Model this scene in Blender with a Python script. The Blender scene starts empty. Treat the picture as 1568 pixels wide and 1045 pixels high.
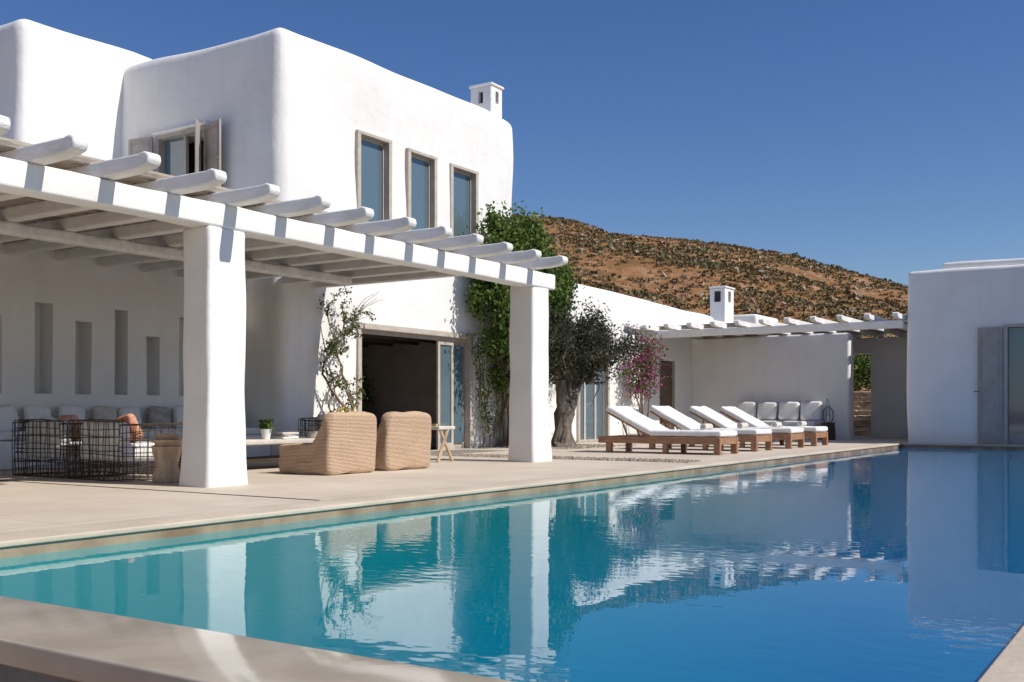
import bpy, bmesh, math, random
from mathutils import Vector, noise, Matrix
random.seed(7)
scene=bpy.context.scene
COL=scene.collection
CA,SA=math.cos(math.radians(33)),math.sin(math.radians(33))

# ---------------------------------------------------------------- materials
def newmat(name):
    m=bpy.data.materials.new(name); m.use_nodes=True
    nt=m.node_tree; b=nt.nodes['Principled BSDF']
    return m,nt,b
def mat(name,c1,c2=None,rough=.7,scale=4,bump=0,bscale=30,detail=5,spec=.3,metal=0,bdist=.02,lo=.35,hi=.65,stretch=None):
    m,nt,b=newmat(name)
    N=nt.nodes; L=nt.links
    b.inputs['Roughness'].default_value=rough
    b.inputs['Specular IOR Level'].default_value=spec
    b.inputs['Metallic'].default_value=metal
    tc=N.new('ShaderNodeTexCoord'); src=tc.outputs['Object']
    if stretch:
        mp=N.new('ShaderNodeMapping'); mp.inputs['Scale'].default_value=stretch
        L.new(src,mp.inputs[0]); src=mp.outputs[0]
    if c2 is None: c2=tuple(x*.93 for x in c1)
    n=N.new('ShaderNodeTexNoise'); n.inputs['Scale'].default_value=scale; n.inputs['Detail'].default_value=detail
    L.new(src,n.inputs['Vector'])
    r=N.new('ShaderNodeValToRGB'); r.color_ramp.elements[0].position=lo; r.color_ramp.elements[1].position=hi
    r.color_ramp.elements[0].color=(*c1,1); r.color_ramp.elements[1].color=(*c2,1)
    L.new(n.outputs['Fac'],r.inputs[0]); L.new(r.outputs[0],b.inputs['Base Color'])
    if bump:
        n2=N.new('ShaderNodeTexNoise'); n2.inputs['Scale'].default_value=bscale; n2.inputs['Detail'].default_value=4
        L.new(src,n2.inputs['Vector'])
        bp=N.new('ShaderNodeBump'); bp.inputs['Strength'].default_value=bump; bp.inputs['Distance'].default_value=bdist
        L.new(n2.outputs['Fac'],bp.inputs['Height']); L.new(bp.outputs[0],b.inputs['Normal'])
    return m

def stucco():
    m,nt,b=newmat('white_stucco'); N=nt.nodes;L=nt.links
    tc=N.new('ShaderNodeTexCoord')
    n=N.new('ShaderNodeTexNoise'); n.inputs['Scale'].default_value=.9; n.inputs['Detail'].default_value=7
    L.new(tc.outputs['Object'],n.inputs['Vector'])
    r=N.new('ShaderNodeValToRGB'); r.color_ramp.elements[0].position=.3; r.color_ramp.elements[1].position=.7
    r.color_ramp.elements[0].color=(.78,.765,.735,1); r.color_ramp.elements[1].color=(.84,.83,.805,1)
    L.new(n.outputs[0],r.inputs[0])
    mp=N.new('ShaderNodeMapping'); mp.inputs['Scale'].default_value=(3,3,.25); L.new(tc.outputs['Object'],mp.inputs[0])
    n3=N.new('ShaderNodeTexNoise'); n3.inputs['Scale'].default_value=1.6; n3.inputs['Detail'].default_value=6; L.new(mp.outputs[0],n3.inputs['Vector'])
    mr=N.new('ShaderNodeMapRange'); mr.inputs[1].default_value=.5; mr.inputs[2].default_value=.8; mr.inputs[3].default_value=0; mr.inputs[4].default_value=.22
    L.new(n3.outputs[0],mr.inputs[0])
    mx=N.new('ShaderNodeMixRGB'); mx.inputs[2].default_value=(.62,.59,.55,1)
    L.new(mr.outputs[0],mx.inputs[0]); L.new(r.outputs[0],mx.inputs[1])
    # splash-back grime close to the ground
    sp=N.new('ShaderNodeSeparateXYZ'); L.new(tc.outputs['Object'],sp.inputs[0])
    g=N.new('ShaderNodeMapRange'); g.inputs[1].default_value=.0; g.inputs[2].default_value=.35; g.inputs[3].default_value=.5; g.inputs[4].default_value=0; L.new(sp.outputs['Z'],g.inputs[0])
    gm=N.new('ShaderNodeMath'); gm.operation='MULTIPLY'; L.new(g.outputs[0],gm.inputs[0]); L.new(n.outputs[0],gm.inputs[1])
    mx2=N.new('ShaderNodeMixRGB'); mx2.inputs[2].default_value=(.5,.43,.36,1); L.new(gm.outputs[0],mx2.inputs[0]); L.new(mx.outputs[0],mx2.inputs[1]); L.new(mx2.outputs[0],b.inputs['Base Color'])
    b.inputs['Roughness'].default_value=.85; b.inputs['Specular IOR Level'].default_value=.15
    a=N.new('ShaderNodeTexNoise'); a.inputs['Scale'].default_value=2.2; a.inputs['Detail'].default_value=2; L.new(tc.outputs['Object'],a.inputs['Vector'])
    c=N.new('ShaderNodeTexNoise'); c.inputs['Scale'].default_value=22; c.inputs['Detail'].default_value=5; L.new(tc.outputs['Object'],c.inputs['Vector'])
    b1=N.new('ShaderNodeBump'); b1.inputs['Strength'].default_value=.35; b1.inputs['Distance'].default_value=.06; L.new(a.outputs[0],b1.inputs['Height'])
    b2=N.new('ShaderNodeBump'); b2.inputs['Strength'].default_value=.4; b2.inputs['Distance'].default_value=.012; L.new(c.outputs[0],b2.inputs['Height'])
    L.new(b1.outputs[0],b2.inputs['Normal']); L.new(b2.outputs[0],b.inputs['Normal'])
    return m
WHITE=stucco()
PAINTW=mat('whitewashed_timber',(.82,.805,.78),(.70,.68,.64),.7,3,.4,14,stretch=(3,1,3))
TAUPE=mat('taupe_painted_wood',(.42,.38,.34),(.36,.32,.285),.55,5,.2,20)
FRAME=mat('beige_frame_wood',(.52,.47,.40),(.44,.39,.33),.5,6,.2,20)
TEAK=mat('teak',(.40,.22,.13),(.27,.145,.085),.5,5,.3,30,stretch=(6,1,6))
PALEWOOD=mat('pale_wood',(.60,.45,.31),(.42,.29,.19),.6,4,.4,18,stretch=(4,4,.7))
DARKWOOD=mat('dark_wood',(.07,.045,.03),(.04,.028,.02),.5,5)
BROWNDOOR=mat('brown_door',(.16,.10,.07),(.11,.07,.05),.5,5)
FABRIC=mat('white_canvas',(.82,.81,.79),(.75,.74,.72),.9,6,.3,60)
CREAM=mat('cream_fabric',(.66,.61,.54),(.56,.51,.45),.9,6,.3,60)
RUST=mat('rust_fabric',(.50,.17,.08),(.6,.34,.24),.9,14,.3,60)
PINKF=mat('pink_fabric',(.55,.27,.24),(.62,.42,.36),.9,14,.3,60)
STRIPE=mat('grey_fabric',(.30,.27,.25),(.5,.46,.42),.9,12,.3,60)
WIRE=mat('bronze_wire',(.13,.09,.065),(.08,.055,.04),.5,20,metal=.4)
BLACK=mat('interior_shade',(.055,.048,.042),(.04,.035,.03),.8,2)  # near-black colour stands in for shade inside openings
INTW=mat('interior_plaster_shade',(.34,.30,.27),(.27,.24,.215),.9,2)  # indoor shade is put into this plaster colour
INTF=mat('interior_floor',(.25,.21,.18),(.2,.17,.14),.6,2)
TERRAC=mat('terracotta',(.45,.30,.2),(.36,.23,.15),.8,6)
STONE=mat('field_stone',(.46,.36,.27),(.27,.20,.145),.9,3,.8,6,bdist=.08)
REED=mat('reed_mat',(.42,.37,.31),(.30,.25,.20),.9,6,.6,20,stretch=(1,12,1))
BARK=mat('olive_bark',(.23,.195,.16),(.11,.09,.07),.95,5,1,14,bdist=.05,stretch=(2,2,.6))
VINEB=mat('vine_stem',(.26,.20,.14),(.16,.12,.08),.9,5,.5,20)
PEB=mat('pebbles',(.40,.36,.31),(.15,.13,.10),.9,22,1,22,bdist=.04)
DRAIN=mat('drain_slot',(.05,.045,.04),(.03,.03,.025),.8,8)
YEL=mat('yellow_flower',(.75,.45,.03),(.6,.5,.05),.7,8)
def leafmat(name,a,b_,c,tl=.3):
    m,nt,b=newmat(name); N=nt.nodes;L=nt.links
    g=N.new('ShaderNodeNewGeometry')
    r=N.new('ShaderNodeValToRGB'); e=r.color_ramp.elements
    e[0].color=(*a,1); e[1].color=(*c,1); k=e.new(.5); k.color=(*b_,1)
    L.new(g.outputs['Random Per Island'],r.inputs[0]); L.new(r.outputs[0],b.inputs['Base Color'])
    b.inputs['Roughness'].default_value=.6; b.inputs['Specular IOR Level'].default_value=.25
    if tl:
        tr=N.new('ShaderNodeBsdfTranslucent'); L.new(r.outputs[0],tr.inputs[0])
        mx=N.new('ShaderNodeMixShader'); mx.inputs[0].default_value=tl
        L.new(b.outputs[0],mx.inputs[1]); L.new(tr.outputs[0],mx.inputs[2]); L.new(mx.outputs[0],N['Material Output'].inputs[0])
    return m
GREEN=leafmat('climber_leaf',(.05,.09,.018),(.10,.16,.03),(.17,.23,.05))
OLIVE=leafmat('olive_leaf',(.028,.034,.018),(.05,.055,.03),(.09,.095,.06))
VINEL=leafmat('vine_leaf',(.05,.08,.02),(.09,.13,.04),(.2,.16,.06))
PINK=leafmat('bougainvillea_bract',(.30,.04,.16),(.45,.07,.24),(.5,.14,.32))
SHRUB=leafmat('hill_shrub',(.13,.095,.040),(.19,.135,.058),(.26,.17,.08),0)
SHRUB2=leafmat('hill_shrub_green',(.085,.082,.032),(.13,.12,.05),(.18,.155,.07),0)
def glass():
    m,nt,b=newmat('window_glass')
    b.inputs['Base Color'].default_value=(.10,.15,.18,1); b.inputs['Roughness'].default_value=.04
    b.inputs['Specular IOR Level'].default_value=.9; b.inputs['Coat Weight'].default_value=.5
    return m
GLASS=glass()
def wicker():
    m,nt,b=newmat('wicker'); N=nt.nodes;L=nt.links
    tc=N.new('ShaderNodeTexCoord')
    w=N.new('ShaderNodeTexWave'); w.wave_type='BANDS'; w.bands_direction='Z'; w.inputs['Scale'].default_value=17; w.inputs['Distortion'].default_value=3; w.inputs['Detail'].default_value=3
    w2=N.new('ShaderNodeTexNoise'); w2.inputs['Scale'].default_value=26; w2.inputs['Detail'].default_value=3
    L.new(tc.outputs['Object'],w.inputs[0]); L.new(tc.outputs['Object'],w2.inputs[0])
    mm=N.new('ShaderNodeMath'); mm.operation='MULTIPLY'; L.new(w.outputs['Fac'],mm.inputs[0]); L.new(w2.outputs['Fac'],mm.inputs[1])
    r=N.new('ShaderNodeValToRGB'); r.color_ramp.elements[0].color=(.34,.205,.12,1); r.color_ramp.elements[1].color=(.74,.55,.38,1); r.color_ramp.elements[1].position=.42
    L.new(mm.outputs[0],r.inputs[0]); L.new(r.outputs[0],b.inputs['Base Color']); b.inputs['Roughness'].default_value=.8
    bp=N.new('ShaderNodeBump'); bp.inputs['Strength'].default_value=.8; bp.inputs['Distance'].default_value=.02
    L.new(mm.outputs[0],bp.inputs['Height']); L.new(bp.outputs[0],b.inputs['Normal'])
    return m
WICKER=wicker()
def terrace_mat():
    m,nt,b=newmat('terrace_paving'); N=nt.nodes;L=nt.links
    tc=N.new('ShaderNodeTexCoord')
    n=N.new('ShaderNodeTexNoise'); n.inputs['Scale'].default_value=.8; n.inputs['Detail'].default_value=9; n.inputs['Roughness'].default_value=.65
    L.new(tc.outputs['Object'],n.inputs['Vector'])
    r=N.new('ShaderNodeValToRGB'); r.color_ramp.elements[0].position=.3; r.color_ramp.elements[1].position=.7
    r.color_ramp.elements[0].color=(.53,.445,.35,1); r.color_ramp.elements[1].color=(.66,.575,.47,1)
    L.new(n.outputs[0],r.inputs[0])
    br=N.new('ShaderNodeTexBrick'); br.inputs['Scale'].default_value=1; br.inputs['Brick Width'].default_value=2.4; br.inputs['Row Height'].default_value=2.4; br.offset=0
    br.inputs['Mortar Size'].default_value=.006; br.inputs['Color1'].default_value=(1,1,1,1); br.inputs['Color2'].default_value=(.94,.94,.94,1); br.inputs['Mortar'].default_value=(.6,.57,.52,1)
    L.new(tc.outputs['Object'],br.inputs['Vector'])
    mx=N.new('ShaderNodeMixRGB'); mx.blend_type='MULTIPLY'; mx.inputs[0].default_value=1
    L.new(r.outputs[0],mx.inputs[1]); L.new(br.outputs[0],mx.inputs[2]); L.new(mx.outputs[0],b.inputs['Base Color'])
    b.inputs['Roughness'].default_value=.7; b.inputs['Specular IOR Level'].default_value=.25
    c=N.new('ShaderNodeTexNoise'); c.inputs['Scale'].default_value=25; L.new(tc.outputs['Object'],c.inputs['Vector'])
    b2=N.new('ShaderNodeBump'); b2.inputs['Strength'].default_value=.2; b2.inputs['Distance'].default_value=.01; L.new(c.outputs[0],b2.inputs['Height']); L.new(b2.outputs[0],b.inputs['Normal'])
    return m
TERR=terrace_mat()
WET=mat('wet_stone_coping',(.48,.42,.335),(.37,.32,.25),.1,2.5,.10,6,spec=.6,bdist=.01,detail=8)
COPE=mat('pool_coping',(.62,.53,.42),(.52,.435,.335),.6,1.5,.3,20,detail=8)
WETEDGE=mat('wet_edge_band',(.24,.16,.10),(.38,.29,.20),.25,3,.2,20)
OUTER=mat('outer_pool_wall',(.16,.17,.18),(.12,.13,.14),.5,3,.3,15)
def water():
    m,nt,b=newmat('pool_water'); N=nt.nodes;L=nt.links
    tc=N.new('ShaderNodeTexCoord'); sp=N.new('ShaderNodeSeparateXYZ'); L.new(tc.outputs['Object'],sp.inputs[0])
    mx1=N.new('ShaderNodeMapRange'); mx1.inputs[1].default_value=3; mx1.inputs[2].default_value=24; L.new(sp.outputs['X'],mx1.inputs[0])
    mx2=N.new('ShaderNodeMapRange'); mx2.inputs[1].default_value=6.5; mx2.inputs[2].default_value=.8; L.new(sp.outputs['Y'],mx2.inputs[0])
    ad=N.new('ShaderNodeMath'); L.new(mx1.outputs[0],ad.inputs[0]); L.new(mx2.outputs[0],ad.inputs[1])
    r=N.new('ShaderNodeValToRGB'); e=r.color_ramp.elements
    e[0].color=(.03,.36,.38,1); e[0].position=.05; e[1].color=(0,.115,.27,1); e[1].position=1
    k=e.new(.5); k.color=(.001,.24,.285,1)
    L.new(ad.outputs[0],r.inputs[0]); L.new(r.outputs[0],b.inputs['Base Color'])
    b.inputs['Roughness'].default_value=.01; b.inputs['IOR'].default_value=1.34
    mp=N.new('ShaderNodeMapping'); mp.inputs['Rotation'].default_value=(0,0,math.radians(-33)); mp.inputs['Scale'].default_value=(1.1,.7,1); L.new(tc.outputs['Object'],mp.inputs[0])
    n=N.new('ShaderNodeTexNoise'); n.inputs['Scale'].default_value=1.6; n.inputs['Detail'].default_value=1.5; L.new(mp.outputs[0],n.inputs['Vector'])
    n2=N.new('ShaderNodeTexNoise'); n2.inputs['Scale'].default_value=9; n2.inputs['Detail'].default_value=1.5; L.new(mp.outputs[0],n2.inputs['Vector'])
    n3=N.new('ShaderNodeTexNoise'); n3.inputs['Scale'].default_value=.35; L.new(tc.outputs['Object'],n3.inputs['Vector'])
    mr=N.new('ShaderNodeMapRange'); mr.inputs[1].default_value=.42; mr.inputs[2].default_value=.6; mr.inputs[3].default_value=.1; mr.inputs[4].default_value=.9; L.new(n3.outputs[0],mr.inputs[0])
    ml=N.new('ShaderNodeMath'); ml.operation='MULTIPLY'; L.new(n2.outputs[0],ml.inputs[0]); L.new(mr.outputs[0],ml.inputs[1])
    b1=N.new('ShaderNodeBump'); b1.inputs['Strength'].default_value=.035; b1.inputs['Distance'].default_value=.05; L.new(n.outputs[0],b1.inputs['Height'])
    b2=N.new('ShaderNodeBump'); b2.inputs['Strength'].default_value=.12; b2.inputs['Distance'].default_value=.015; L.new(ml.outputs[0],b2.inputs['Height'])
    L.new(b1.outputs[0],b2.inputs['Normal']); L.new(b2.outputs[0],b.inputs['Normal'])
    return m
WATER=water()
def hillmat():
    m,nt,b=newmat('dry_hillside'); N=nt.nodes;L=nt.links
    tc=N.new('ShaderNodeTexCoord')
    n=N.new('ShaderNodeTexNoise'); n.inputs['Scale'].default_value=.3; n.inputs['Detail'].default_value=12; n.inputs['Roughness'].default_value=.8
    L.new(tc.outputs['Object'],n.inputs['Vector'])
    r=N.new('ShaderNodeValToRGB'); e=r.color_ramp.elements
    e[0].position=.38; e[0].color=(.15,.09,.042,1); e[1].position=.68; e[1].color=(.36,.25,.16,1)
    k=e.new(.5); k.color=(.27,.135,.06,1)
    L.new(n.outputs[0],r.inputs[0]); L.new(r.outputs[0],b.inputs['Base Color']); b.inputs['Roughness'].default_value=.95; b.inputs['Specular IOR Level'].default_value=.1
    c=N.new('ShaderNodeTexNoise'); c.inputs['Scale'].default_value=.8; c.inputs['Detail'].default_value=8; L.new(tc.outputs['Object'],c.inputs['Vector'])
    b2=N.new('ShaderNodeBump'); b2.inputs['Strength'].default_value=.8; b2.inputs['Distance'].default_value=.5; L.new(c.outputs[0],b2.inputs['Height']); L.new(b2.outputs[0],b.inputs['Normal'])
    return m
HILL=hillmat()

# ---------------------------------------------------------------- builder
def empty(name):
    o=bpy.data.objects.new(name,None); COL.objects.link(o); o.empty_display_size=.3; return o
class MB:
    def __init__(s): s.v=[];s.f=[];s.m=[];s.mats=[];s.M=Matrix.Identity(4)
    def mi(s,mt):
        if mt not in s.mats: s.mats.append(mt)
        return s.mats.index(mt)
    def add(s,vs,fs,mt):
        o=len(s.v); k=s.mi(mt)
        s.v+= [tuple(s.M@Vector(p)) for p in vs]; s.f+=[[o+i for i in f] for f in fs]; s.m+=[k]*len(fs)
    def box(s,x0,x1,y0,y1,z0,z1,mt):
        vs=[(x,y,z) for x in(x0,x1) for y in(y0,y1) for z in(z0,z1)]
        s.add(vs,[(0,1,3,2),(4,6,7,5),(0,4,5,1),(2,3,7,6),(0,2,6,4),(1,5,7,3)],mt)
    def rbox(s,x0,x1,y0,y1,z0,z1,mt,r=.05,step=10,wob=0,wf=.6,M=None,fn=None,seg=(0,.15,.4,.7,1)):
        lo=Vector((x0,y0,z0)); hi=Vector((x1,y1,z1))
        r=min(r,(x1-x0)/2.01,(y1-y0)/2.01,(z1-z0)/2.01)
        def co(a,b):
            L=[a+r*k for k in seg]; R=[b-r*k for k in reversed(seg)]
            n=max(1,int(math.ceil((R[0]-L[-1])/step)))
            return L+[L[-1]+(R[0]-L[-1])*i/n for i in range(1,n)]+R
        C=[co(lo[i],hi[i]) for i in range(3)]
        idx={};vs=[];fs=[]
        def V(i,j,k):
            key=(i,j,k)
            if key in idx: return idx[key]
            p=Vector((C[0][i],C[1][j],C[2][k]))
            q=Vector([min(max(p[a],lo[a]+r),hi[a]-r) for a in range(3)])
            d=p-q; n=d.normalized(); pp=q+n*r
            if wob: pp+=n*noise.noise(p*wf)*wob
            if fn: pp=Vector(fn(pp))
            if M: pp=M@pp
            idx[key]=len(vs); vs.append(tuple(pp)); return idx[key]
        n=[len(c)-1 for c in C]
        for j in range(n[1]):
            for k in range(n[2]):
                fs.append((V(0,j,k),V(0,j,k+1),V(0,j+1,k+1),V(0,j+1,k)))
                fs.append((V(n[0],j,k),V(n[0],j+1,k),V(n[0],j+1,k+1),V(n[0],j,k+1)))
        for i in range(n[0]):
            for k in range(n[2]):
                fs.append((V(i,0,k),V(i+1,0,k),V(i+1,0,k+1),V(i,0,k+1)))
                fs.append((V(i,n[1],k),V(i,n[1],k+1),V(i+1,n[1],k+1),V(i+1,n[1],k)))
        for i in range(n[0]):
            for j in range(n[1]):
                fs.append((V(i,j,0),V(i,j+1,0),V(i+1,j+1,0),V(i+1,j,0)))
                fs.append((V(i,j,n[2]),V(i+1,j,n[2]),V(i+1,j+1,n[2]),V(i,j+1,n[2])))
        s.add(vs,fs,mt)
    def tube(s,pts,rad,mt,n=8,jit=0):
        vs=[];fs=[];P=[Vector(p) for p in pts]
        up=Vector((.13,.2,1)).normalized()
        for i,p in enumerate(P):
            t=(P[min(i+1,len(P)-1)]-P[max(i-1,0)]).normalized()
            a=t.cross(up)
            if a.length<.05: a=t.cross(Vector((1,0,0)))
            a.normalize(); b=t.cross(a)
            rr=rad[i] if isinstance(rad,(list,tuple)) else rad
            for k in range(n):
                an=2*math.pi*k/n; q=rr*(1+(jit*noise.noise(p*3+Vector((k*1.3,0,0))) if jit else 0))
                vs.append(tuple(p+(a*math.cos(an)+b*math.sin(an))*q))
        for i in range(len(P)-1):
            for k in range(n):
                fs.append((i*n+k,i*n+(k+1)%n,(i+1)*n+(k+1)%n,(i+1)*n+k))
        fs.append(tuple(range(n))[::-1]); fs.append(tuple((len(P)-1)*n+k for k in range(n)))
        s.add(vs,fs,mt)
    def lathe(s,cx,cy,prof,mt,n=24):
        vs=[];fs=[]
        for r,z in prof:
            for k in range(n): vs.append((cx+r*math.cos(2*math.pi*k/n),cy+r*math.sin(2*math.pi*k/n),z))
        for i in range(len(prof)-1):
            for k in range(n): fs.append((i*n+k,i*n+(k+1)%n,(i+1)*n+(k+1)%n,(i+1)*n+k))
        fs.append(tuple(range(n))[::-1]); fs.append(tuple((len(prof)-1)*n+k for k in range(n)))
        s.add(vs,fs,mt)
    def leaf(s,p,size,mt,asp=.5):
        d=Vector((random.gauss(0,1),random.gauss(0,1),random.gauss(0,1))).normalized()
        e=d.cross(Vector((random.gauss(0,1),random.gauss(0,1),random.gauss(0,1)))).normalized()
        d*=size*.5; e*=size*.5*asp; p=Vector(p)
        s.add([tuple(p-d),tuple(p+e),tuple(p+d),tuple(p-e)],[(0,1,2,3)],mt)
    def prism(s,poly,axis,a,b,mt):
        n=len(poly)
        def P(u,v,w): return {'x':(w,u,v),'y':(u,w,v)}[axis]
        vs=[P(u,v,a) for u,v in poly]+[P(u,v,b) for u,v in poly]
        fs=[tuple(range(n)),tuple(range(2*n-1,n-1,-1))]+[(i,i+n,(i+1)%n+n,(i+1)%n) for i in range(n)]
        s.add(vs,fs,mt)
    def done(s,name,parent=None,smooth=True,angle=40,cuts=None):
        me=bpy.data.meshes.new(name); me.from_pydata(s.v,[],s.f); me.update()
        for m_ in s.mats: me.materials.append(m_)
        me.polygons.foreach_set('material_index',s.m)
        bm=bmesh.new(); bm.from_mesh(me)
        if len(s.f)<60000 and name!='foliage': bmesh.ops.recalc_face_normals(bm,faces=bm.faces)
        bm.to_mesh(me); bm.free()
        o=bpy.data.objects.new(name,me); COL.objects.link(o)
        if cuts:
            for c in cuts:
                cb=MB(); cb.box(*c,WHITE); co=cb.done('cut',None,False)
                md=o.modifiers.new('b','BOOLEAN'); md.operation='DIFFERENCE'; md.solver='EXACT'; md.object=co
                dg=bpy.context.evaluated_depsgraph_get(); dg.update()
                nm=bpy.data.meshes.new_from_object(o.evaluated_get(dg)); o.modifiers.clear(); o.data=nm
                bpy.data.objects.remove(co)
            me=o.data; me.name=name
        if smooth:
            me.polygons.foreach_set('use_smooth',[True]*len(me.polygons))
            me.set_sharp_from_angle(angle=math.radians(angle))
        if parent: o.parent=parent
        return o

# ---------------------------------------------------------------- camera / light
CZ=.85
cam=bpy.data.objects.new('camera',bpy.data.cameras.new('camera')); COL.objects.link(cam); scene.camera=cam
cam.location=(0,0,CZ); cam.rotation_euler=(math.radians(90),0,math.radians(33-90))
cam.data.sensor_width=36; cam.data.lens=1612/1568*36; cam.data.shift_y=107.5/1568; cam.data.clip_end=5000; cam.data.clip_start=.05
h=Vector((.16,-1,0)).normalized(); EL=math.radians(46)
sd=h*math.cos(EL)+Vector((0,0,math.sin(EL)))
sl=bpy.data.lights.new('sun','SUN'); sl.energy=4.7; sl.angle=math.radians(.53); sl.color=(1,.95,.87)
so=bpy.data.objects.new('sun',sl); COL.objects.link(so); so.rotation_euler=sd.to_track_quat('Z','Y').to_euler(); so.location=(10,-10,30)
w=bpy.data.worlds.new('World'); scene.world=w; w.use_nodes=True
N=w.node_tree.nodes; sk=N.new('ShaderNodeTexSky'); sk.sky_type='NISHITA'; sk.sun_disc=False; sk.sun_elevation=EL; sk.sun_rotation=math.atan2(h.x,h.y)
sk.air_density=1.0; sk.dust_density=.2; sk.ozone_density=4.0
hs=N.new('ShaderNodeHueSaturation'); hs.inputs['Saturation'].default_value=1.2; hs.inputs['Hue'].default_value=.513
w.node_tree.links.new(sk.outputs[0],hs.inputs['Color']); w.node_tree.links.new(hs.outputs[0],N['Background'].inputs[0]); N['Background'].inputs[1].default_value=.095
scene.view_settings.view_transform='Standard'; scene.view_settings.look='None'; scene.view_settings.exposure=0

# ---------------------------------------------------------------- ground, terrace, pool
g=MB(); g.box(-2500,2500,-2500,2500,-1.8,-1.7,HILL); g.done('ground',smooth=False)
t=MB()
t.box(-12,48,6.5,46,-1.69,0,TERR); t.box(28.6,48,-25,6.5-.002,-1.69,0,TERR); t.done('terrace',smooth=False)
c=MB()
c.rbox(-12,28.6,6.44,6.92,-.03,.012,COPE,.012,step=50)
c.box(3.1,28.6,6.46,6.498,-1.5,-.032,WETEDGE)
c.rbox(28.54,28.98,.0,6.42,-.03,.012,COPE,.012,step=50)
c.box(28.56,28.598,.6,6.44,-1.5,-.032,WETEDGE)
c.done('pool_coping')
c=MB()
c.rbox(2.5,3.1,.02,6.44,-.20,-.094,WET,.012,step=.4,wob=.004)
c.rbox(3.102,28.5,.02,.62,-.20,-.06,COPE,.012,step=.8,wob=.004)
c.box(2.54,3.09,.06,6.4,-1.69,-.202,OUTER)
c.box(3.1,28.5,.06,.6,-1.69,-.202,OUTER)
c.done('infinity_edge')
p=MB(); p.add([(3.09,.6,-.1),(28.58,.6,-.1),(28.58,6.47,-.1),(3.09,6.47,-.1)],[(0,1,2,3)],WATER); p.done('pool_water',smooth=False)
p=MB(); p.box(3.1,28.58,.62,6.46,-1.68,-1.6,OUTER); p.done('pool_floor',smooth=False)
d=MB(); d.box(7.38,7.42,6.95,14,.001,.004,DRAIN); d.box(-12,7.38,6.93,6.935,.001,.004,DRAIN); d.done('floor_drain',smooth=False)
d=MB(); d.box(16.1,16.65,7.0,13,.001,.005,PEB); d.box(16.65,19,12.4,13.6,.001,.005,PEB); 
for i in range(2600):
    if random.random()<.7: x,y=random.uniform(16.1,16.65),random.uniform(7,13)
    else: x,y=random.uniform(20.3,23.5),random.uniform(11.6,13.7)
    r=random.uniform(.015,.04)
    d.add([(x-r,y,.004),(x,y-r,.004),(x+r,y,.004),(x,y+r,.004),(x,y,.004+r)],[(0,1,4),(1,2,4),(2,3,4),(3,0,4)],PEB if random.random()<.6 else STONE)
d.done('pebble_strip',smooth=False)

# ---------------------------------------------------------------- hill
TAB=[(-3000,420),(-800,330),(0,300),(600,330),(795,357),(900,369),(1000,387),(1100,400),(1150,407),(1200,415),(1300,437),(1385,452),(1568,483),(1900,540),(3200,622),(6000,630)]
def crest(px):
    for (a,ya),(b,yb) in zip(TAB,TAB[1:]):
        if a<=px<=b: return ya+(yb-ya)*(px-a)/(b-a)
    return 625
def hz(t,dd):
    px=784+1612*t; zc=.85+(630-crest(px))*150/1612+1.7
    u=(dd-44)/(150-44)
    if u<=0: s=0
    elif u<1: s=math.sin(u*math.pi/2)**1.25
    else: s=1-.1*(u-1)
    x=CA*dd+SA*t*dd; y=SA*dd-CA*t*dd
    fade=min(1,max(0,u*4))
    return x,y,-1.75+zc*s+fade*(noise.noise(Vector((x*.03,y*.03,0)))*1.6+noise.noise(Vector((x*.12,y*.12,3)))*.9)
hb=MB(); T=[-2.2+.02*i for i in range(215)]; D=[42+3*i for i in range(60)]
vs=[hz(a,b) for a in T for b in D]; nd=len(D)
hb.add(vs,[(i*nd+j,(i+1)*nd+j,(i+1)*nd+j+1,i*nd+j+1) for i in range(len(T)-1) for j in range(nd-1)],HILL)
hb.done('hill')
sh=MB()
for i in range(14000):
    tt=random.uniform(-.03,.41); dd=random.uniform(75,157)
    x,y,z=hz(tt,dd)
    dn=noise.noise(Vector((x*.06,y*.06,7)))+.6*noise.noise(Vector((x*.25,y*.25,2)))
    if dn<random.uniform(-.75,.2): continue
    s=random.uniform(.12,.42)*(1.7 if random.random()<.05 else 1)
    mt=SHRUB2 if random.random()<.35+dn*.5 else SHRUB
    for k in range(12):
        a=random.uniform(0,6.283); q=s*math.sqrt(random.random()); hh=s*.6*math.sqrt(max(0,1-(q/s)**2))*random.uniform(.3,1)
        sh.leaf((x+math.cos(a)*q,y+math.sin(a)*q,z+hh),s*random.uniform(.45,.85),mt,.8)
for i in range(900):
    tt=random.uniform(-.03,.41); dd=random.uniform(75,157); x,y,z=hz(tt,dd); s=random.uniform(.08,.3)
    M=Matrix.Translation((x,y,z))@Matrix.Rotation(random.uniform(0,6),4,Vector((random.random(),random.random(),random.random())).normalized())
    sh.M=M; sh.box(-s,s,-s*.6,s*.7,-s*.4,s*.4,STONE); sh.M=Matrix.Identity(4)
sh.done('hillside_shrubs',smooth=False)

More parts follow.
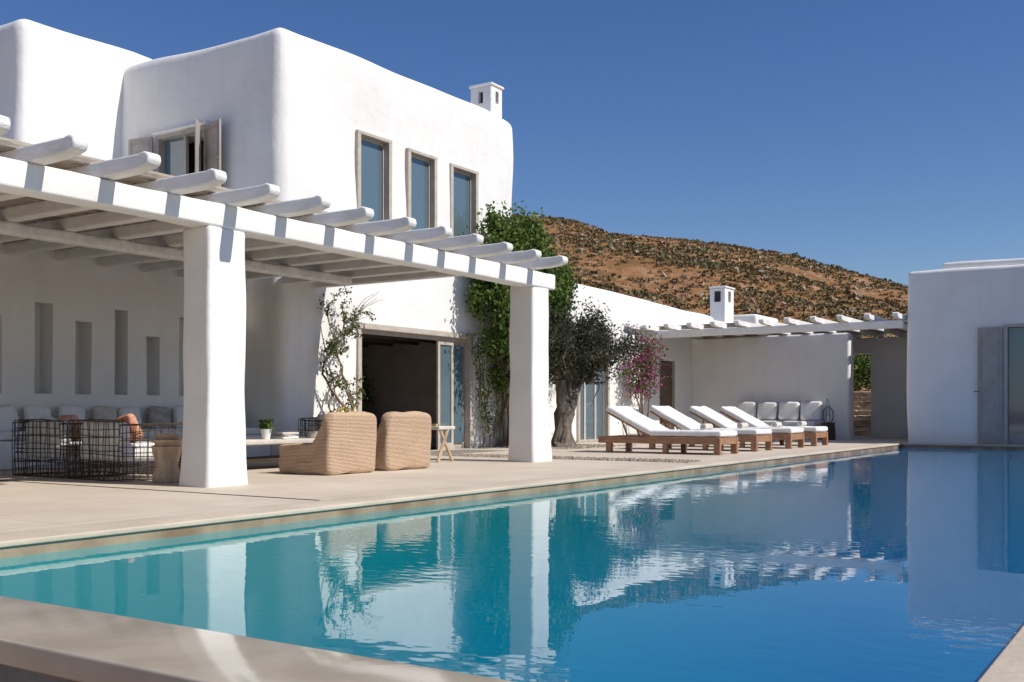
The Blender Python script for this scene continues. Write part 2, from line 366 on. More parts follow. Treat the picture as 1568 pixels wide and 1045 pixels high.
# ---------------------------------------------------------------- villa
villa=empty('white_villa')
m=MB(); m.rbox(13.8,21.75,14,22,-.1,7.98,WHITE,.24,step=.35,wob=.09,wf=.6)
wins=[(15.92,16.93,6.45),(17.52,18.48,6.42),(19.04,20.06,6.40)]
cuts=[(a,b,13.5,14.35,4.3,t_) for a,b,t_ in wins]
cuts.append((13.3,14.6,15.95,17.45,4.9,6.35))
cuts.append((15.92,19.8,13.5,19.5,.0,2.58))
m.done('main_block',villa,cuts=cuts)
m=MB(); m.rbox(11.55,18,18.5,27,-.1,8.35,WHITE,.28,step=.4,wob=.09,wf=.5); m.done('rear_block',villa)
m=MB(); m.rbox(-6,14.2,14.9,18.4,-.1,3.9,WHITE,.12,step=.5,wob=.05)
nic=[]
def Xat(px,Y): 
    t=(px-784)/1612; return (CA*Y+SA*Y*t)/(SA-CA*t)
for a,b,z1 in[(52,80,2.52),(115,140,2.28),(175,195,2.52),(224,245,2.12),(275,300,2.5),(330,350,2.1),(-30,2,2.28),(-110,-80,2.5)]:
    nic.append((Xat(a,14.9),Xat(b,14.9),14.4,15.22,1.12,z1))
m.done('niche_wall',villa,cuts=nic)
m=MB(); m.rbox(-6,13.78,14.2,15.0,0,.42,WHITE,.05,step=.6,wob=.02); m.done('masonry_bench',villa)
def slope(p): return (p.x,p.y,p.z-(p.x-21.7)*.022 if p.z>2 else p.z)
m=MB(); m.rbox(21.5,34.62,14.02,21,-.1,4.42,WHITE,.2,step=.5,wob=.05,fn=slope)
m.done('low_wing',villa,cuts=[(24.84,26.6,13.5,14.5,0,2.47),(30.0,31.2,13.5,14.3,0,2.45)])
def chimney(x0,x1,y0,y1,z0,z1,nm,ow=.07,oh=.3):
    m=MB(); m.rbox(x0,x1,y0,y1,z0,z1-.07,WHITE,.04,step=.3,wob=.02)
    xc=(x0+x1)/2; yc=(y0+y1)/2; hh=(z1-.07)
    m.done(nm,villa,cuts=[(xc-ow,xc+ow,y0-.3,y1+.3,hh-.1-oh,hh-.1),(x0-.3,x1+.3,yc-ow,yc+ow,hh-.101-oh,hh-.101)])
    m=MB(); m.rbox(x0-.035,x1+.035,y0-.035,y1+.035,z1-.068,z1,WHITE,.03); m.done(nm+'_cap',villa)
    m=MB(); m.box(x0+.1,x1-.1,y0+.1,y1-.1,hh-.2-oh,hh-.05,BLACK); m.done(nm+'_flue',villa,False)
chimney(21.1,21.6,14.3,14.92,7.6,8.82,'chimney')
chimney(36.2,37.1,14.3,14.9,3.6,5.4,'chimney_low',.13,.4)
m=MB(); m.rbox(34.55,38.2,14.1,16,3.2,4.05,WHITE,.1,step=1);m.rbox(37.5,40,13.6,16,3.9,4.45,WHITE,.1,step=1); m.done('roof_ledge',villa)
def framed(x0,x1,y,z0,z1,parent,nm,fw=.07,dep=.22,proud=.03,mull=None):
    m=MB()
    m.rbox(x0-.03,x0+fw,y-proud,y+dep,z0,z1,FRAME,.008); m.rbox(x1-fw,x1+.03,y-proud,y+dep,z0,z1,FRAME,.008)
    m.rbox(x0-.03,x1+.03,y-proud-.003,y+dep,z1-.001,z1+fw,FRAME,.008)
    m.box(x0+fw,x1-fw,y+.10,y+.16,z0,z0+.07,FRAME); m.box(x0+fw,x1-fw,y+.10,y+.16,z1-.06,z1-.002,FRAME)
    m.box(x0+fw,x0+fw+.05,y+.098,y+.162,z0,z1-.003,TAUPE); m.box(x1-fw-.05,x1-fw,y+.098,y+.162,z0,z1-.003,TAUPE)
    if mull:
        for q in mull: m.box(q-.05,q+.05,y+.097,y+.163,z0,z1-.003,FRAME)
    m.box(x0+fw,x1-fw,y+.125,y+.135,z0+.01,z1-.01,GLASS)
    m.done(nm,parent)
for i,(a,b,t_) in enumerate(wins): framed(a,b,14,4.3,t_-.06,villa,'window_%d'%i)
framed(24.84,26.6,14,0,2.4,villa,'garden_door',mull=[25.4,26.0])
m=MB(); m.box(30.05,31.15,14.1,14.2,0,2.4,BROWNDOOR); m.box(30.0,30.06,14.02,14.2,0,2.44,FRAME); m.box(31.14,31.2,14.02,14.2,0,2.44,FRAME); m.done('brown_door',villa,False)
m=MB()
m.box(14.50,14.52,15.97,17.43,4.92,6.33,BLACK)  # dark sheet painted in as the unlit depth behind the window
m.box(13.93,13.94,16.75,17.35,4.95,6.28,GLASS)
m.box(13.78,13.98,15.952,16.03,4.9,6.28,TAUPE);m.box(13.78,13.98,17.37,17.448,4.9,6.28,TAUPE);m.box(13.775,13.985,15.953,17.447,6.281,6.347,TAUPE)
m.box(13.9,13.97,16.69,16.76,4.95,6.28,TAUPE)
m.rbox(13.72,13.9,15.9,17.5,6.37,6.42,WHITE,.02,step=.3)
m.done('side_window',villa)
def shutter(x,y0,y1,z0,z1,nm,par,M=None):
    m=MB()
    if M: m.M=M
    m.rbox(x,x+.04,y0,y1,z0,z1,TAUPE,.006)
    nn=2; hh=(z1-z0-.1)/nn
    for k in range(nn):
        a=z0+.05+hh*k
        for(u0,u1,v0,v1) in[(y0+.06,y1-.06,a+.04,a+.06),(y0+.06,y1-.06,a+hh-.06,a+hh-.04),(y0+.06,y0+.08,a+.04,a+hh-.04),(y1-.08,y1-.06,a+.04,a+hh-.04)]:
            m.box(x-.012,x+.001,u0,u1,v0,v1,TAUPE)
    return m.done(nm,par)
R=lambda px,py,a:Matrix.Translation((px,py,0))@Matrix.Rotation(math.radians(a),4,'Z')@Matrix.Translation((-px,-py,0))
shutter(13.70,15.32,15.93,4.92,6.33,'shutter_right',villa,R(13.7,15.93,-14))
shutter(13.62,15.5,15.95,4.92,6.33,'shutter_right_leaf',villa,R(13.7,15.95,-50))
shutter(13.70,17.47,18.05,4.92,6.33,'shutter_left',villa,R(13.7,17.47,12))
m=MB()
m.rbox(15.88,15.99,13.95,14.3,0,2.5,FRAME,.01); m.rbox(19.73,19.84,13.95,14.3,0,2.5,FRAME,.01)
m.rbox(15.86,19.86,13.93,14.3,2.5,2.62,FRAME,.01,step=1)
m.box(15.99,19.73,14.05,14.15,2.42,2.499,TAUPE)
for a,b,y in[(18.62,19.2,14.04),(19.12,19.72,14.12)]:
    m.box(a,a+.08,y,y+.05,0,2.42,FRAME);m.box(b-.08,b,y,y+.05,0,2.42,FRAME);m.box(a+.08,b-.08,y+.001,y+.049,2.33,2.42,FRAME);m.box(a+.08,b-.08,y+.001,y+.049,0,.14,FRAME)
m.done('sliding_door_frame',villa)
m=MB()
m.box(18.7,19.64,14.07,14.08,.14,2.33,GLASS); m.done('sliding_glass',villa,False)
m=MB()
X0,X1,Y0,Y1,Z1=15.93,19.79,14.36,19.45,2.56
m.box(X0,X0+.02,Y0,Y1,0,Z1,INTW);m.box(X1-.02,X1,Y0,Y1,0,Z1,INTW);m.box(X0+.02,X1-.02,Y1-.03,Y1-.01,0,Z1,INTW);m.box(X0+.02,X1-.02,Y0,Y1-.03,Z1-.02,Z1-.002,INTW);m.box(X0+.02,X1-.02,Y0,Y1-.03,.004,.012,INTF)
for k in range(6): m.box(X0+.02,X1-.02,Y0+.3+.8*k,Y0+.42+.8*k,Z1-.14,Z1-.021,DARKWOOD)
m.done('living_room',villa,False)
m=MB()
for (sx,sy) in((16.2,15.6),(17.7,15.9)):
    m.rbox(sx,sx+1.3,sy,sy+.8,.12,.45,CREAM,.06); m.rbox(sx,sx+1.3,sy+.65,sy+.9,.3,.85,CREAM,.06)
    for k in range(2): m.rbox(sx+.08+k*.58,sx+.6+k*.58,sy+.48,sy+.66,.46,.86,FABRIC,.085)
m.box(16.6,18.1,14.8,15.3,.38,.43,DARKWOOD)
for x in(16.65,18.0):
    for y in(14.85,15.2): m.box(x,x+.06,y,y+.06,.013,.38,DARKWOOD)
m.box(X1-.45,X1-.03,17.2,18.6,.013,2.1,DARKWOOD)
for q in range(5): m.box(X1-.46,X1-.449,17.3,18.5,.25+q*.36,.5+q*.36,BLACK)
m.done('living_room_sofa',villa)
m=MB(); m.lathe(19.3,16.9,[(.16,.013),(.2,.4),(.22,.42)],TERRAC)
for i in range(420): m.leaf((19.3+random.gauss(0,.16),16.9+random.gauss(0,.16),1.2+random.gauss(0,.35)),.16,GREEN,.4)
m.tube([(19.3,16.9,.4),(19.3,16.9,1.4)],.02,VINEB,5); m.done('indoor_plant',smooth=False)

# ---------------------------------------------------------------- main pergola
pg=empty('pergola')
def column(x0,x1,y0,y1,z1,nm):
    cx,cy=(x0+x1)/2,(y0+y1)/2
    def fl(p):
        s=1+.13*max(0,1-p.z/1.3)**2
        return (cx+(p.x-cx)*s,cy+(p.y-cy)*s,p.z)
    m=MB(); m.rbox(x0,x1,y0,y1,-.1,z1,WHITE,.05,step=.12,wob=.022,wf=1.6,fn=fl); m.done(nm,pg)
column(7.98,8.54,9.2,9.66,2.93,'column')
column(14.84,15.38,9.22,9.7,2.98,'column_2')
column(1.0,1.55,9.2,9.66,2.93,'column_3')
m=MB(); m.rbox(-3,15.55,9.2,9.5,2.925,3.19,WHITE,.03,step=.3,wob=.02,wf=1.5); m.done('front_beam',pg)
m=MB()
for k in range(24):
    x=14.72-.8*k+random.uniform(-.03,.03)
    y0=8.55+random.uniform(-.05,.04); y1=14.0 if x>13.7 else 14.95
    zz=3.19+random.uniform(-.01,.01); w=.08; hh=.17
    pts=[(y0,zz+.05),(y0-.025,zz+.10),(y0-.01,zz+.16),(y0+.06,zz+.185),(y0+.14,zz+.17),(y0+.3,zz+hh)]
    pts+=[(y1,zz+hh),(y1,zz+.002),(y0+.5,zz+.002),(y0+.28,zz+.008),(y0+.1,zz+.025)]
    m.prism(pts,'x',x-w,x+w,PAINTW)
ob=m.done('rafters',pg,True,30)
bv=ob.modifiers.new('bv','BEVEL'); bv.width=.018; bv.segments=2; bv.limit_method='ANGLE'; bv.angle_limit=math.radians(35)
m=MB()
for k in range(58):
    y=9.45+k*.095
    yy=y if y<14.9 else 14.9
    m.tube([(xx,yy+random.uniform(-.012,.012),3.39+.008*math.sin(k*2.1+xx)) for xx in (-4,0,4,8,12,13.65 if yy>13.95 else 15.02)],.046,REED,6)
m.done('reed_roof',pg)
m=MB(); m.rbox(-3,13.75,12.2,12.36,3.02,3.186,PAINTW,.05,step=1); m.done('inner_beam',pg)

# ---------------------------------------------------------------- side pergola
sp=empty('pergola')
m=MB(); m.rbox(29.0,29.22,6.5,14.0,3.06,3.28,WHITE,.03,step=.5,wob=.015); m.done('front_beam',sp)
m=MB()
for k in range(11):
    y=13.75-k*.72
    z=3.281; x0=28.35
    m.prism([(x0,z+.05),(x0-.01,z+.12),(x0+.07,z+.15),(x0+.2,z+.13),(36,z+.13),(36,z),(x0+.35,z),(x0+.12,z+.01)],'y',y-.07,y+.07,PAINTW)
m.prism([(27.6,3.33),(27.62,3.41),(27.75,3.43),(29.3,3.42),(29.3,3.285),(27.9,3.285)],'y',13.86,13.99,PAINTW)
m.done('rafters',sp,True,30)
m=MB(); m.box(29.3,36,11.3,14.0,3.413,3.435,REED); m.box(32.9,36,6.2,11.298,3.413,3.435,REED); m.done('reed_roof',sp,False)  # mat outline shaped for light: gap brightens the wall, cover darkens the passage
bw=empty('garden_wall')
m=MB(); m.rbox(32.6,33.1,8.88,14.1,-.1,3.27,WHITE,.08,step=.4,wob=.04)
m.done('wall',bw)
m=MB(); m.rbox(35.5,35.9,3.0,8.98,-.1,3.27,WHITE,.05,step=.6,wob=.03); m.box(35.44,35.49,6.9,7.8,.01,2.5,BROWNDOOR); m.rbox(35.5,35.9,8.9,12,2.75,3.27,WHITE,.05,step=.6); m.rbox(35.5,35.9,10.1,12.2,-.1,2.8,WHITE,.05,step=.6)
m.done('passage_wall',bw)
m=MB()
for k in range(9):
    x=36.6+.3*k; z=.17*(k+1)
    m.rbox(x,x+.6,8.6,12.2,z-.5,z,STONE,.03,step=.4,wob=.05,wf=3)
    for j in range(5):
        m.rbox(x-.03,x+.25,8.6+j*.7+random.uniform(0,.1),9.25+j*.7,z-.02,z+.02,STONE,.02,step=.4,wob=.05,wf=3)
m.rbox(39.3,48,8,13,.6,1.55,STONE,.1,step=.6,wob=.1,wf=2)
m.done('stone_steps')
m=MB()
for i in range(9000):
    a=random.gauss(0,1.3);b=random.gauss(0,.6);c_=random.gauss(0,.5)
    m.leaf((42.2+b,11.6+a,2.5+c_),.14,GREEN,.6)
m.tube([(42.2,11.9,1.5),(42.2,11.7,2),(42.2,11.7,2.6)],[.12,.09,.05],BARK)
m.done('garden_bush',smooth=False)

# ---------------------------------------------------------------- pool house
ph=empty('pool_house')
m=MB(); m.rbox(29.0,38,-8,6.42,-.1,4.56,WHITE,.13,step=.4,wob=.05); m.done('walls',ph,cuts=[(28.5,29.3,2.5,4.05,0,3.0)])
m=MB(); m.rbox(29.25,38,-8.2,5.6,4.5,4.74,WHITE,.1,step=.5,wob=.05); m.done('roof_step',ph)
shutter(28.93,4.08,4.66,.03,2.97,'shutter',ph)
m=MB(); m.box(29.12,29.13,2.5,4.05,.02,2.95,GLASS)
for a,b in[(3.97,4.05),(3.22,3.34),(2.5,2.6)]: m.box(28.97,29.18,a,b,0,2.96,FRAME)
m.box(28.968,29.182,2.5,4.05,2.961,3.04,FRAME); m.box(29.08,29.16,2.6,3.97,.0,.2,TAUPE)
m.tube([(28.9,4.62,1.35),(28.9,4.74,1.35)],.012,WIRE,6)
m.done('glass_door',ph)

# ---------------------------------------------------------------- loungers
def lounger(x,dy=0):
    e=empty('sun_lounger')
    x1=x+.98; yf=7.7+dy; yh=10.35+dy
    m=MB()
    for a,b in((x,x+.09),(x1-.09,x1)):
        m.rbox(a,b,yf,yh,.20,.34,TEAK,.008)
        m.rbox(a-.004,b+.004,yf-.01,yf+.12,0,.335,TEAK,.008)
        m.rbox(a-.004,b+.004,yh-.3,yh-.18,0,.20,TEAK,.008)
        m.rbox(a-.004,b+.004,yf+1.1,yf+1.2,0,.20,TEAK,.008)
    m.box(x+.09,x1-.09,yf+.001,yf+.06,.20,.335,TEAK); m.box(x+.09,x1-.09,yh-.06,yh-.001,.20,.335,TEAK)
    for k in range(20): m.box(x+.09,x1-.09,yf+.1+k*.075,yf+.15+k*.075,.30,.33,TEAK)
    m.done('teak_frame',e)
    hy=yf+1.5; ang=math.radians(27+random.uniform(-1,1))
    m=MB()
    m.rbox(x+.02,x1-.02,yf-.02,hy+.02,.345,.47,FABRIC,.05,step=.12,wob=.02,wf=4)
    M=Matrix.Translation((0,hy,.36))@Matrix.Rotation(ang,4,'X')@Matrix.Translation((0,-hy,-.36))
    m.rbox(x+.02,x1-.02,hy-.02,hy+1.12,.36,.48,FABRIC,.05,step=.12,wob=.02,wf=4,M=M)
    m.done('mattress',e)
    m=MB()
    for a in(x+.03,x1-.07): m.rbox(a,a+.04,hy,hy+1.08,.325,.358,TEAK,.005,M=M)
    for a in(x+.2,x1-.24): m.tube([(a,hy+.55,.28),(a,hy+.7,.64)],.018,TEAK,6)
    m.done('backrest_frame',e)
    m=MB(); yy=yf+.55
    m.tube([(x+.5,yy,.535),(x+.92,yy+.02,.535)],.066,CREAM,14); m.tube([(x+.497,yy,.535),(x+.923,yy+.02,.535)],.03,STRIPE,10)
    m.done('rolled_towel',e)
for x,dy in((19.2,0),(21.3,.03),(23.35,-.03),(25.4,.02)): lounger(x,dy)

# ---------------------------------------------------------------- wicker armchairs
def armchair(x,y,rot):
    e=empty('wicker_armchair'); Mx=Matrix.Translation((x,y,0))@Matrix.Rotation(math.radians(rot),4,'Z')
    W=.94; Dp=.95
    def backtop(p):
        k=p.z/.8; cx=W/2; z=p.z
        if p.z>.5: z-=.04*abs((p.x-cx)/cx)**4
        return (cx+(p.x-cx)*(1+.05*math.sin(min(1,k)*math.pi)), p.y-.08*k+.06*k*((p.x-cx)/cx)**2, z)
    m=MB(); m.M=Mx
    m.rbox(0,W,0,.17,0,.84,WICKER,.07,step=.06,wob=.03,wf=3.5,fn=backtop)
    def arm(p):
        f=min(1,max(0,(p.y-.05)/.3)); z=p.z
        if p.z>.2: z=p.z*(1-.47*f*f*(3-2*f))
        if p.y>.7: z-=.06*(p.y-.7)/.25*max(0,p.z-.2)
        return (p.x,p.y,z)
    m.rbox(-.01,.17,.05,Dp,0,.80,WICKER,.07,step=.05,wob=.025,wf=3,fn=arm)
    m.rbox(W-.17,W+.01,.05,Dp,0,.80,WICKER,.07,step=.05,wob=.025,wf=3,fn=arm)
    m.rbox(.13,W-.13,.1,Dp-.02,.02,.30,WICKER,.05,step=.1)
    m.done('wicker_shell',e)
    m=MB(); m.M=Mx; m.rbox(.18,W-.18,.14,Dp+.0,.30,.42,CREAM,.06,step=.15,wob=.02); m.rbox(.18,W-.18,.15,.29,.40,.74,CREAM,.07,step=.15,wob=.02); m.done('cushion',e)
armchair(10.3,9.55,0); armchair(11.55,9.6,-3)

# ---------------------------------------------------------------- wire armchairs
def wirechair(x,y,rot,seed,W=.98,D=.95):
    rnd=random.Random(seed)
    e=empty('wire_armchair'); M=Matrix.Translation((x,y,0))@Matrix.Rotation(math.radians(rot),4,'Z')
    m=MB(); m.M=M; H=.73; r=.0052
    def panel(P,Q,h0,h1):
        P=Vector(P);Q=Vector(Q); L=(Q-P).length
        for lay,sp_ in((0,.095),(.05,.16)):
            n=max(3,int(L/sp_)); k=int((h1-h0)/sp_)
            nrm=(Q-P).normalized().cross(Vector((0,0,1)))*lay
            for i in range(n+1):
                a=P+(Q-P)*(i/n)+nrm; j=lambda:Vector((rnd.uniform(-.015,.015),rnd.uniform(-.015,.015),0))
                m.tube([a+j()+Vector((0,0,h0)),a+j()+Vector((0,0,(h0+h1)/2)),a+j()+Vector((0,0,h1))],r,WIRE,4)
            for i in range(k+1):
                z=h0+(h1-h0)*i/k
                m.tube([P+nrm+Vector((0,0,z+rnd.uniform(-.015,.015))),(P+Q)/2+nrm+Vector((0,0,z+rnd.uniform(-.02,.02))),Q+nrm+Vector((0,0,z+rnd.uniform(-.015,.015)))],r*(1.5 if i in(0,k) else 1),WIRE,4)
    panel((0,0,0),(0,W,0),.01,H); panel((0,0,0),(D,0,0),.01,H*.95); panel((D,W,0),(0,W,0),.01,H*.95); panel((D,0,0),(D,W,0),.01,.26)
    m.done('wire_frame',e)
    m=MB(); m.M=M
    m.rbox(.07,D-.02,.07,W-.06,.24,.45,FABRIC,.07,step=.15,wob=.03); m.rbox(.07,.25,.08,W-.08,.42,.72,FABRIC,.08,step=.15,wob=.03)
    for (yy,zz,mt,s) in[(W*.3,.63,[RUST,PINKF,CREAM][seed%3],.18),(W*.72,.60,[CREAM,FABRIC,PINKF][seed%3],.18)]:
        Mt=Matrix.Translation((.36,yy,zz))@Matrix.Rotation(math.radians(-20),4,'Y')@Matrix.Rotation(rnd.uniform(-.5,.5),4,'X')
        m.rbox(-.07,.07,-s,s,-s,s,mt,.068,step=.1,M=Mt)
    m.done('cushions',e)
wirechair(8.05,10.87,0,0); wirechair(8.05,12.05,0,1); wirechair(13.4,13.1,-90,2,.9,.85)

e=empty('bench_cushions')
m=MB(); m.rbox(5,13.6,14.25,14.85,.43,.55,FABRIC,.05,step=.4,wob=.02)
for i in range(16):
    x=5.1+i*.55+random.uniform(-.06,.06)
    Mt=Matrix.Translation((x,14.70,.73))@Matrix.Rotation(math.radians(-15+random.uniform(-6,6)),4,'X')@Matrix.Rotation(random.uniform(-.2,.2),4,'Y')
    s=random.uniform(.19,.24)
    m.rbox(-s,s,-.08,.08,-s,s,[FABRIC,FABRIC,CREAM,FABRIC,STRIPE,FABRIC,PINKF,FABRIC][i%8],.075,step=.1,M=Mt)
m.done('cushions',e)

m=MB(); m.lathe(8.28,10.28,[(.15,0),(.17,.03),(.165,.1),(.13,.18),(.125,.22),(.15,.3),(.17,.4),(.175,.43),(.14,.45),(.14,.47),(.19,.485),(.195,.5),(.19,.515)],PALEWOOD)
m.lathe(8.28,10.28,[(.13,.516),(.135,.52),(.14,.58),(.128,.582)],WICKER); m.done('carved_wood_stool')
e=empty('coffee_table')
m=MB(); m.rbox(9.7,12.6,11.2,12.25,.37,.44,mat('table_top_stone',(.64,.59,.52),(.54,.49,.43),.5,3,.3,10),.02,step=.5,wob=.01)
for x in(9.85,12.25):
    for y in(11.3,12.0): m.rbox(x,x+.16,y,y+.16,0,.37,DARKWOOD,.02)
m.box(9.9,12.3,11.4,12.0,.12,.16,DARKWOOD); m.done('table',e)
def pot(x,y,z,r,h,nm,leafm,n,ls,sp_,m_=TERRAC):
    m=MB(); m.lathe(x,y,[(r*.7,z),(r*.85,z+h*.5),(r,z+h*.9),(r*1.05,z+h),(r*.9,z+h),(r*.85,z+h*.9)],m_)
    for i in range(n):
        a=random.uniform(0,6.28);q=random.uniform(0,sp_);hh=random.uniform(0,sp_*1.2)
        m.leaf((x+math.cos(a)*q,y+math.sin(a)*q,z+h+hh),ls,leafm,.45)
    m.done(nm)
pot(10.95,11.4,.44,.08,.15,'potted_plant',GREEN,140,.07,.11,FABRIC)
pot(10.6,11.9,.44,.06,.10,'potted_plant',VINEL,90,.05,.08)
m=MB()
for k,(a,mm) in enumerate([(0,FABRIC),(.1,STRIPE),(-.05,CREAM)]):
    m.M=Matrix.Translation((11.45,11.5,.441+.032*k))@Matrix.Rotation(a,4,'Z'); m.rbox(-.16,.16,-.11,.11,0,.03,mm,.004)
m.done('book_stack')
pot(12.1,11.6,.44,.11,.10,'ceramic_bowl',GREEN,0,.05,.08,STRIPE)
pot(14.75,13.45,0,.28,.55,'flower_pot',GREEN,300,.08,.22,TERRAC)
m=MB()
for i in range(160): m.leaf((14.75+random.gauss(0,.16),13.35+random.gauss(0,.14),.8+random.gauss(0,.06)),.055,YEL,.9)
m.done('yellow_flowers',smooth=False)
m=MB()
X,Y=14.0,10.55
for y in(Y,Y+.5):
    m.tube([(X-.02,y,0),(X+.28,y,.6)],.03,PALEWOOD,6); m.tube([(X+.42,y+.02,0),(X+.02,y+.02,.62)],.03,PALEWOOD,6)
m.rbox(X-.02,X+.44,Y-.03,Y+.55,.54,.60,CREAM,.015); m.box(X-.06,X-.02,Y,Y+.5,.6,.64,PALEWOOD)
m.done('folding_stool')

e=empty('outdoor_sofa')
m=MB(); m.rbox(31.5,32.55,9.5,12.5,.0,.4,WHITE,.05,step=.5); m.rbox(31.5,32.5,9.6,12.4,.41,.55,FABRIC,.05,step=.4,wob=.02)
for i in range(4):
    w_=.33+random.uniform(-.02,.01)
    Mt=Matrix.Translation((32.3,9.95+i*.7,.88))@Matrix.Rotation(math.radians(12),4,'Y')@Matrix.Rotation(random.uniform(-.06,.06),4,'X')
    m.rbox(-.1,.1,-w_,w_,-w_,w_*.85,FABRIC,.095,step=.15,wob=.03,M=Mt)
m.done('sofa',e)
m=MB(); m.lathe(31.3,9.15,[(.2,0),(.22,.02),(.2,.5),(.22,.52)],DARKWOOD)
for k in range(10):
    a=2*math.pi*k/10
    m.tube([(31.3+.17*math.cos(a)*q,9.15+.17*math.sin(a)*q,z) for q,z in((.6,.53),(1,.62),(1,.82),(.5,.95),(.2,1.0))],.008,WIRE,4)
m.tube([(31.3+.14*math.cos(a),9.15+.14*math.sin(a)*.2,1.0+.22*math.sin(a)) for a in[math.pi*i/10 for i in range(11)]],.008,WIRE,4)
m.lathe(31.3,9.15,[(.05,.53),(.05,.7)],FABRIC); m.done('lantern')

# ---------------------------------------------------------------- plants
def wander(p,dirv,n,step,jit,r0,r1,m,mt,nn=6,up=0,ymax=None):
    P=[Vector(p)]; d=Vector(dirv).normalized()
    for i in range(n):
        d=(d+Vector((random.gauss(0,jit),random.gauss(0,jit*.5),random.gauss(0,jit)+up))).normalized(); q=P[-1]+d*step
        if ymax is not None and q.y>ymax: q.y=ymax
        P.append(q)
    m.tube(P,[r0+(r1-r0)*i/n for i in range(n+1)],mt,nn,.3); return P
e=empty('olive_tree')
m=MB(); base=Vector((21.5,12.5,0))
m.tube([base+Vector(q) for q in((0,0,-.05),(.02,0,.15),(-.03,.02,.45),(.05,0,.8),(.0,.03,1.1),(-.15,0,1.6))],[.38,.27,.21,.22,.16,.1],BARK,14,.6)
m.tube([base+Vector(q) for q in((.08,-.05,-.05),(.1,0,.3),(.16,0,.7),(.42,0,1.15),(.75,0,1.7))],[.22,.16,.15,.12,.08],BARK,10,.6)
m.tube([base+Vector(q) for q in((-.05,-.03,-.05),(-.08,-.05,.5),(.1,-.06,.9),(.2,0,1.3),(.25,0,1.9))],[.2,.12,.11,.09,.06],BARK,10,.6)
tips=[]
for k in range(30):
    a=2*math.pi*k/30+random.uniform(-.2,.2); st=base+Vector((random.uniform(-.15,.7),0,random.uniform(1.35,2.0)))
    P=wander(st,(math.cos(a)*.95+.15,math.sin(a)*.5,.8+random.uniform(-.6,.3)),8,.19,.22,.055,.016,m,BARK,ymax=13.7)
    tips+=P[2:]
    for j in range(4):
        Q=wander(P[random.randint(3,7)],(random.gauss(0,1),random.gauss(0,.6),random.gauss(.2,.6)),5,.14,.3,.018,.006,m,BARK,4,ymax=13.8); tips+=Q[1:]
m.done('trunk',e)
m=MB()
for i in range(26000):
    p=random.choice(tips); q=p+Vector((random.gauss(0,.13),random.gauss(0,.13),random.gauss(0,.12)))
    if q.z<1.5 or q.y>13.93: continue
    m.leaf(q,random.uniform(.065,.12),OLIVE,.36)
m.done('foliage',e,False)
e=empty('climbing_plant')
m=MB()
for k in range(7):
    wander((20.9+random.uniform(-.15,.4),13.85,0),(random.uniform(-.25,.25),-.03,1),17,.28,.13,.04,.012,m,VINEB,5,.12,ymax=13.9)
m.done('stems',e)
m=MB()
cl=[]
for k in range(130):
    z=random.uniform(2.2,5.2)
    hw=1.5 if 2.6<z<4.1 else (1.15 if z<4.7 else .75)
    cl.append((Vector((20.75+random.uniform(-hw,hw)+(.2 if z<4 else -.1),13.35+random.uniform(-.5,.3),z)),random.uniform(.16,.36)))
for k in range(34): cl.append((Vector((22.5+random.uniform(-.6,.95),13.5,random.uniform(2.9,4.4))),random.uniform(.16,.3)))
for k in range(9): cl.append((Vector((20.9+random.uniform(-.6,.6),13.75,random.uniform(1.2,2.2))),random.uniform(.08,.14)))
for i in range(36000):
    c_,s=random.choice(cl); q=c_+Vector((random.gauss(0,s*.7),random.gauss(0,s*.5),random.gauss(0,s*.7)))
    if q.y>13.93 or (s<.14 and random.random()<.6): continue
    m.leaf(q,random.uniform(.08,.14),GREEN,.6)
m.done('foliage',e,False)
e=empty('bougainvillea_vine')
m=MB(); tips=[]
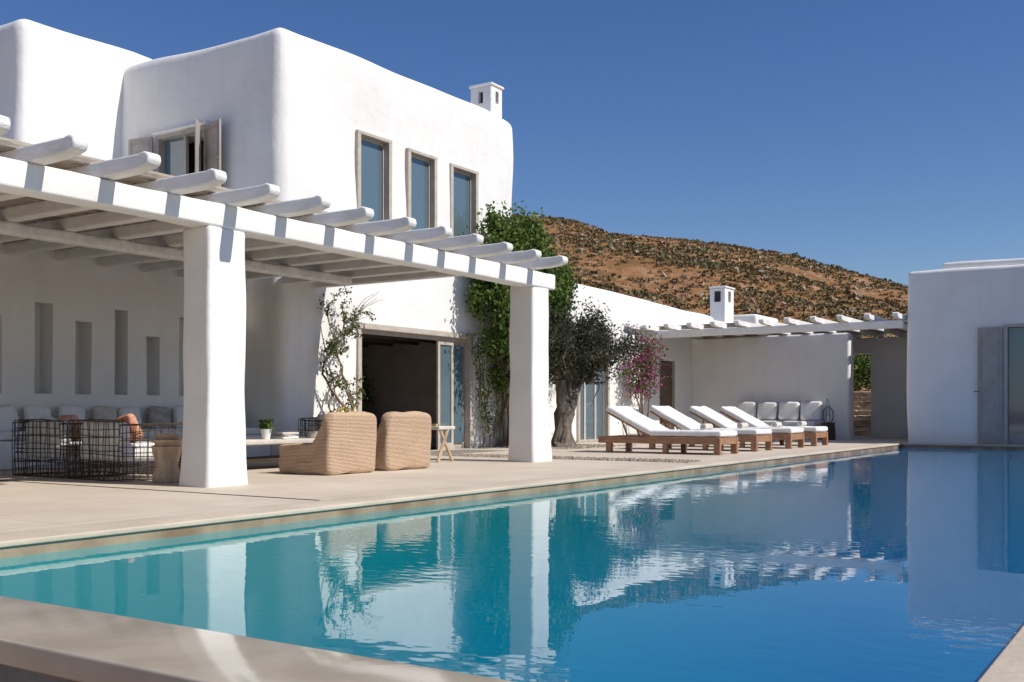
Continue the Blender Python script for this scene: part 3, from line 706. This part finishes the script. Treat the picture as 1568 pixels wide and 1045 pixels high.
for path in ([(14.85,13.5,.5),(15.1,13.6,.9),(14.8,13.75,1.3),(14.7,13.8,1.7),(14.95,13.8,2.0),(15.0,13.8,2.4),(14.85,13.82,2.8),(15.0,13.8,3.05)],
             [(14.9,13.5,.5),(15.25,13.6,.95),(15.35,13.75,1.4),(15.15,13.8,1.9),(15.3,13.8,2.3),(15.6,13.8,2.6),(15.75,13.8,2.9)],
             [(14.85,13.5,.5),(14.65,13.6,.85),(14.95,13.75,1.25),(15.2,13.8,1.6),(15.05,13.8,2.1),(15.3,13.8,2.5),(15.2,13.8,2.9)],
             [(14.95,13.5,.5),(15.3,13.6,.75),(15.5,13.75,1.05),(15.35,13.8,1.4)]):
    P=[Vector(path[0])]
    for a,b in zip(path,path[1:]):
        for q in(.33,.66,1): P.append(Vector(a).lerp(Vector(b),q)+Vector((random.gauss(0,.035),random.gauss(0,.02),random.gauss(0,.02))))
    m.tube(P,[.03-.02*i/len(P) for i in range(len(P))],VINEB,5,.3)
    tips+=P[10:]
    for j in range(7): tips+=wander(P[random.randint(6,len(P)-1)],(random.gauss(0,1),-.15,random.gauss(.3,.7)),5,.07,.35,.009,.004,m,VINEB,4,ymax=13.92)[2:]
for k in range(4): wander((15.6+.05*k,13.8,2.8),(random.uniform(.3,1),-.2,random.uniform(.2,1)),6,.11,.2,.008,.003,m,VINEB,4,ymax=13.92)
m.done('stems',e)
m=MB()
for i in range(1000):
    p=random.choice(tips); m.leaf(p+Vector((random.gauss(0,.05),random.gauss(0,.04),random.gauss(0,.05))),random.uniform(.045,.09),VINEL,.6)
m.done('foliage',e,False)
e=empty('bougainvillea')
m=MB()
tips=[]
for k in range(6):
    P=wander((27.9,13.55,0),(random.uniform(-.1,.15),0,1),13,.22,.14,.03,.01,m,VINEB,5,.15); tips+=P[7:]
m.done('stems',e)
m=MB()
for i in range(2300):
    p=random.choice(tips); q=p+Vector((random.gauss(.1,.24),random.gauss(0,.15),random.gauss(0,.18)))
    m.leaf(q,random.uniform(.06,.11),PINK if random.random()<.42 else GREEN,.7)
m.done('foliage',e,False)
e=empty('wall_creeper')
m=MB(); tips=[]
for k in range(5):
    P=wander((20.2+random.uniform(-.15,.25),13.8,0),(random.uniform(-.1,.1),0,1),10,.25,.12,.02,.008,m,VINEB,4,.15,ymax=13.9); tips+=P[2:]
m.done('stems',e)
m=MB()
for i in range(800):
    p=random.choice(tips); m.leaf(p+Vector((random.gauss(0,.12),random.gauss(-.05,.06),random.gauss(0,.1))),random.uniform(.05,.09),GREEN,.6)
m.done('foliage',e,False)
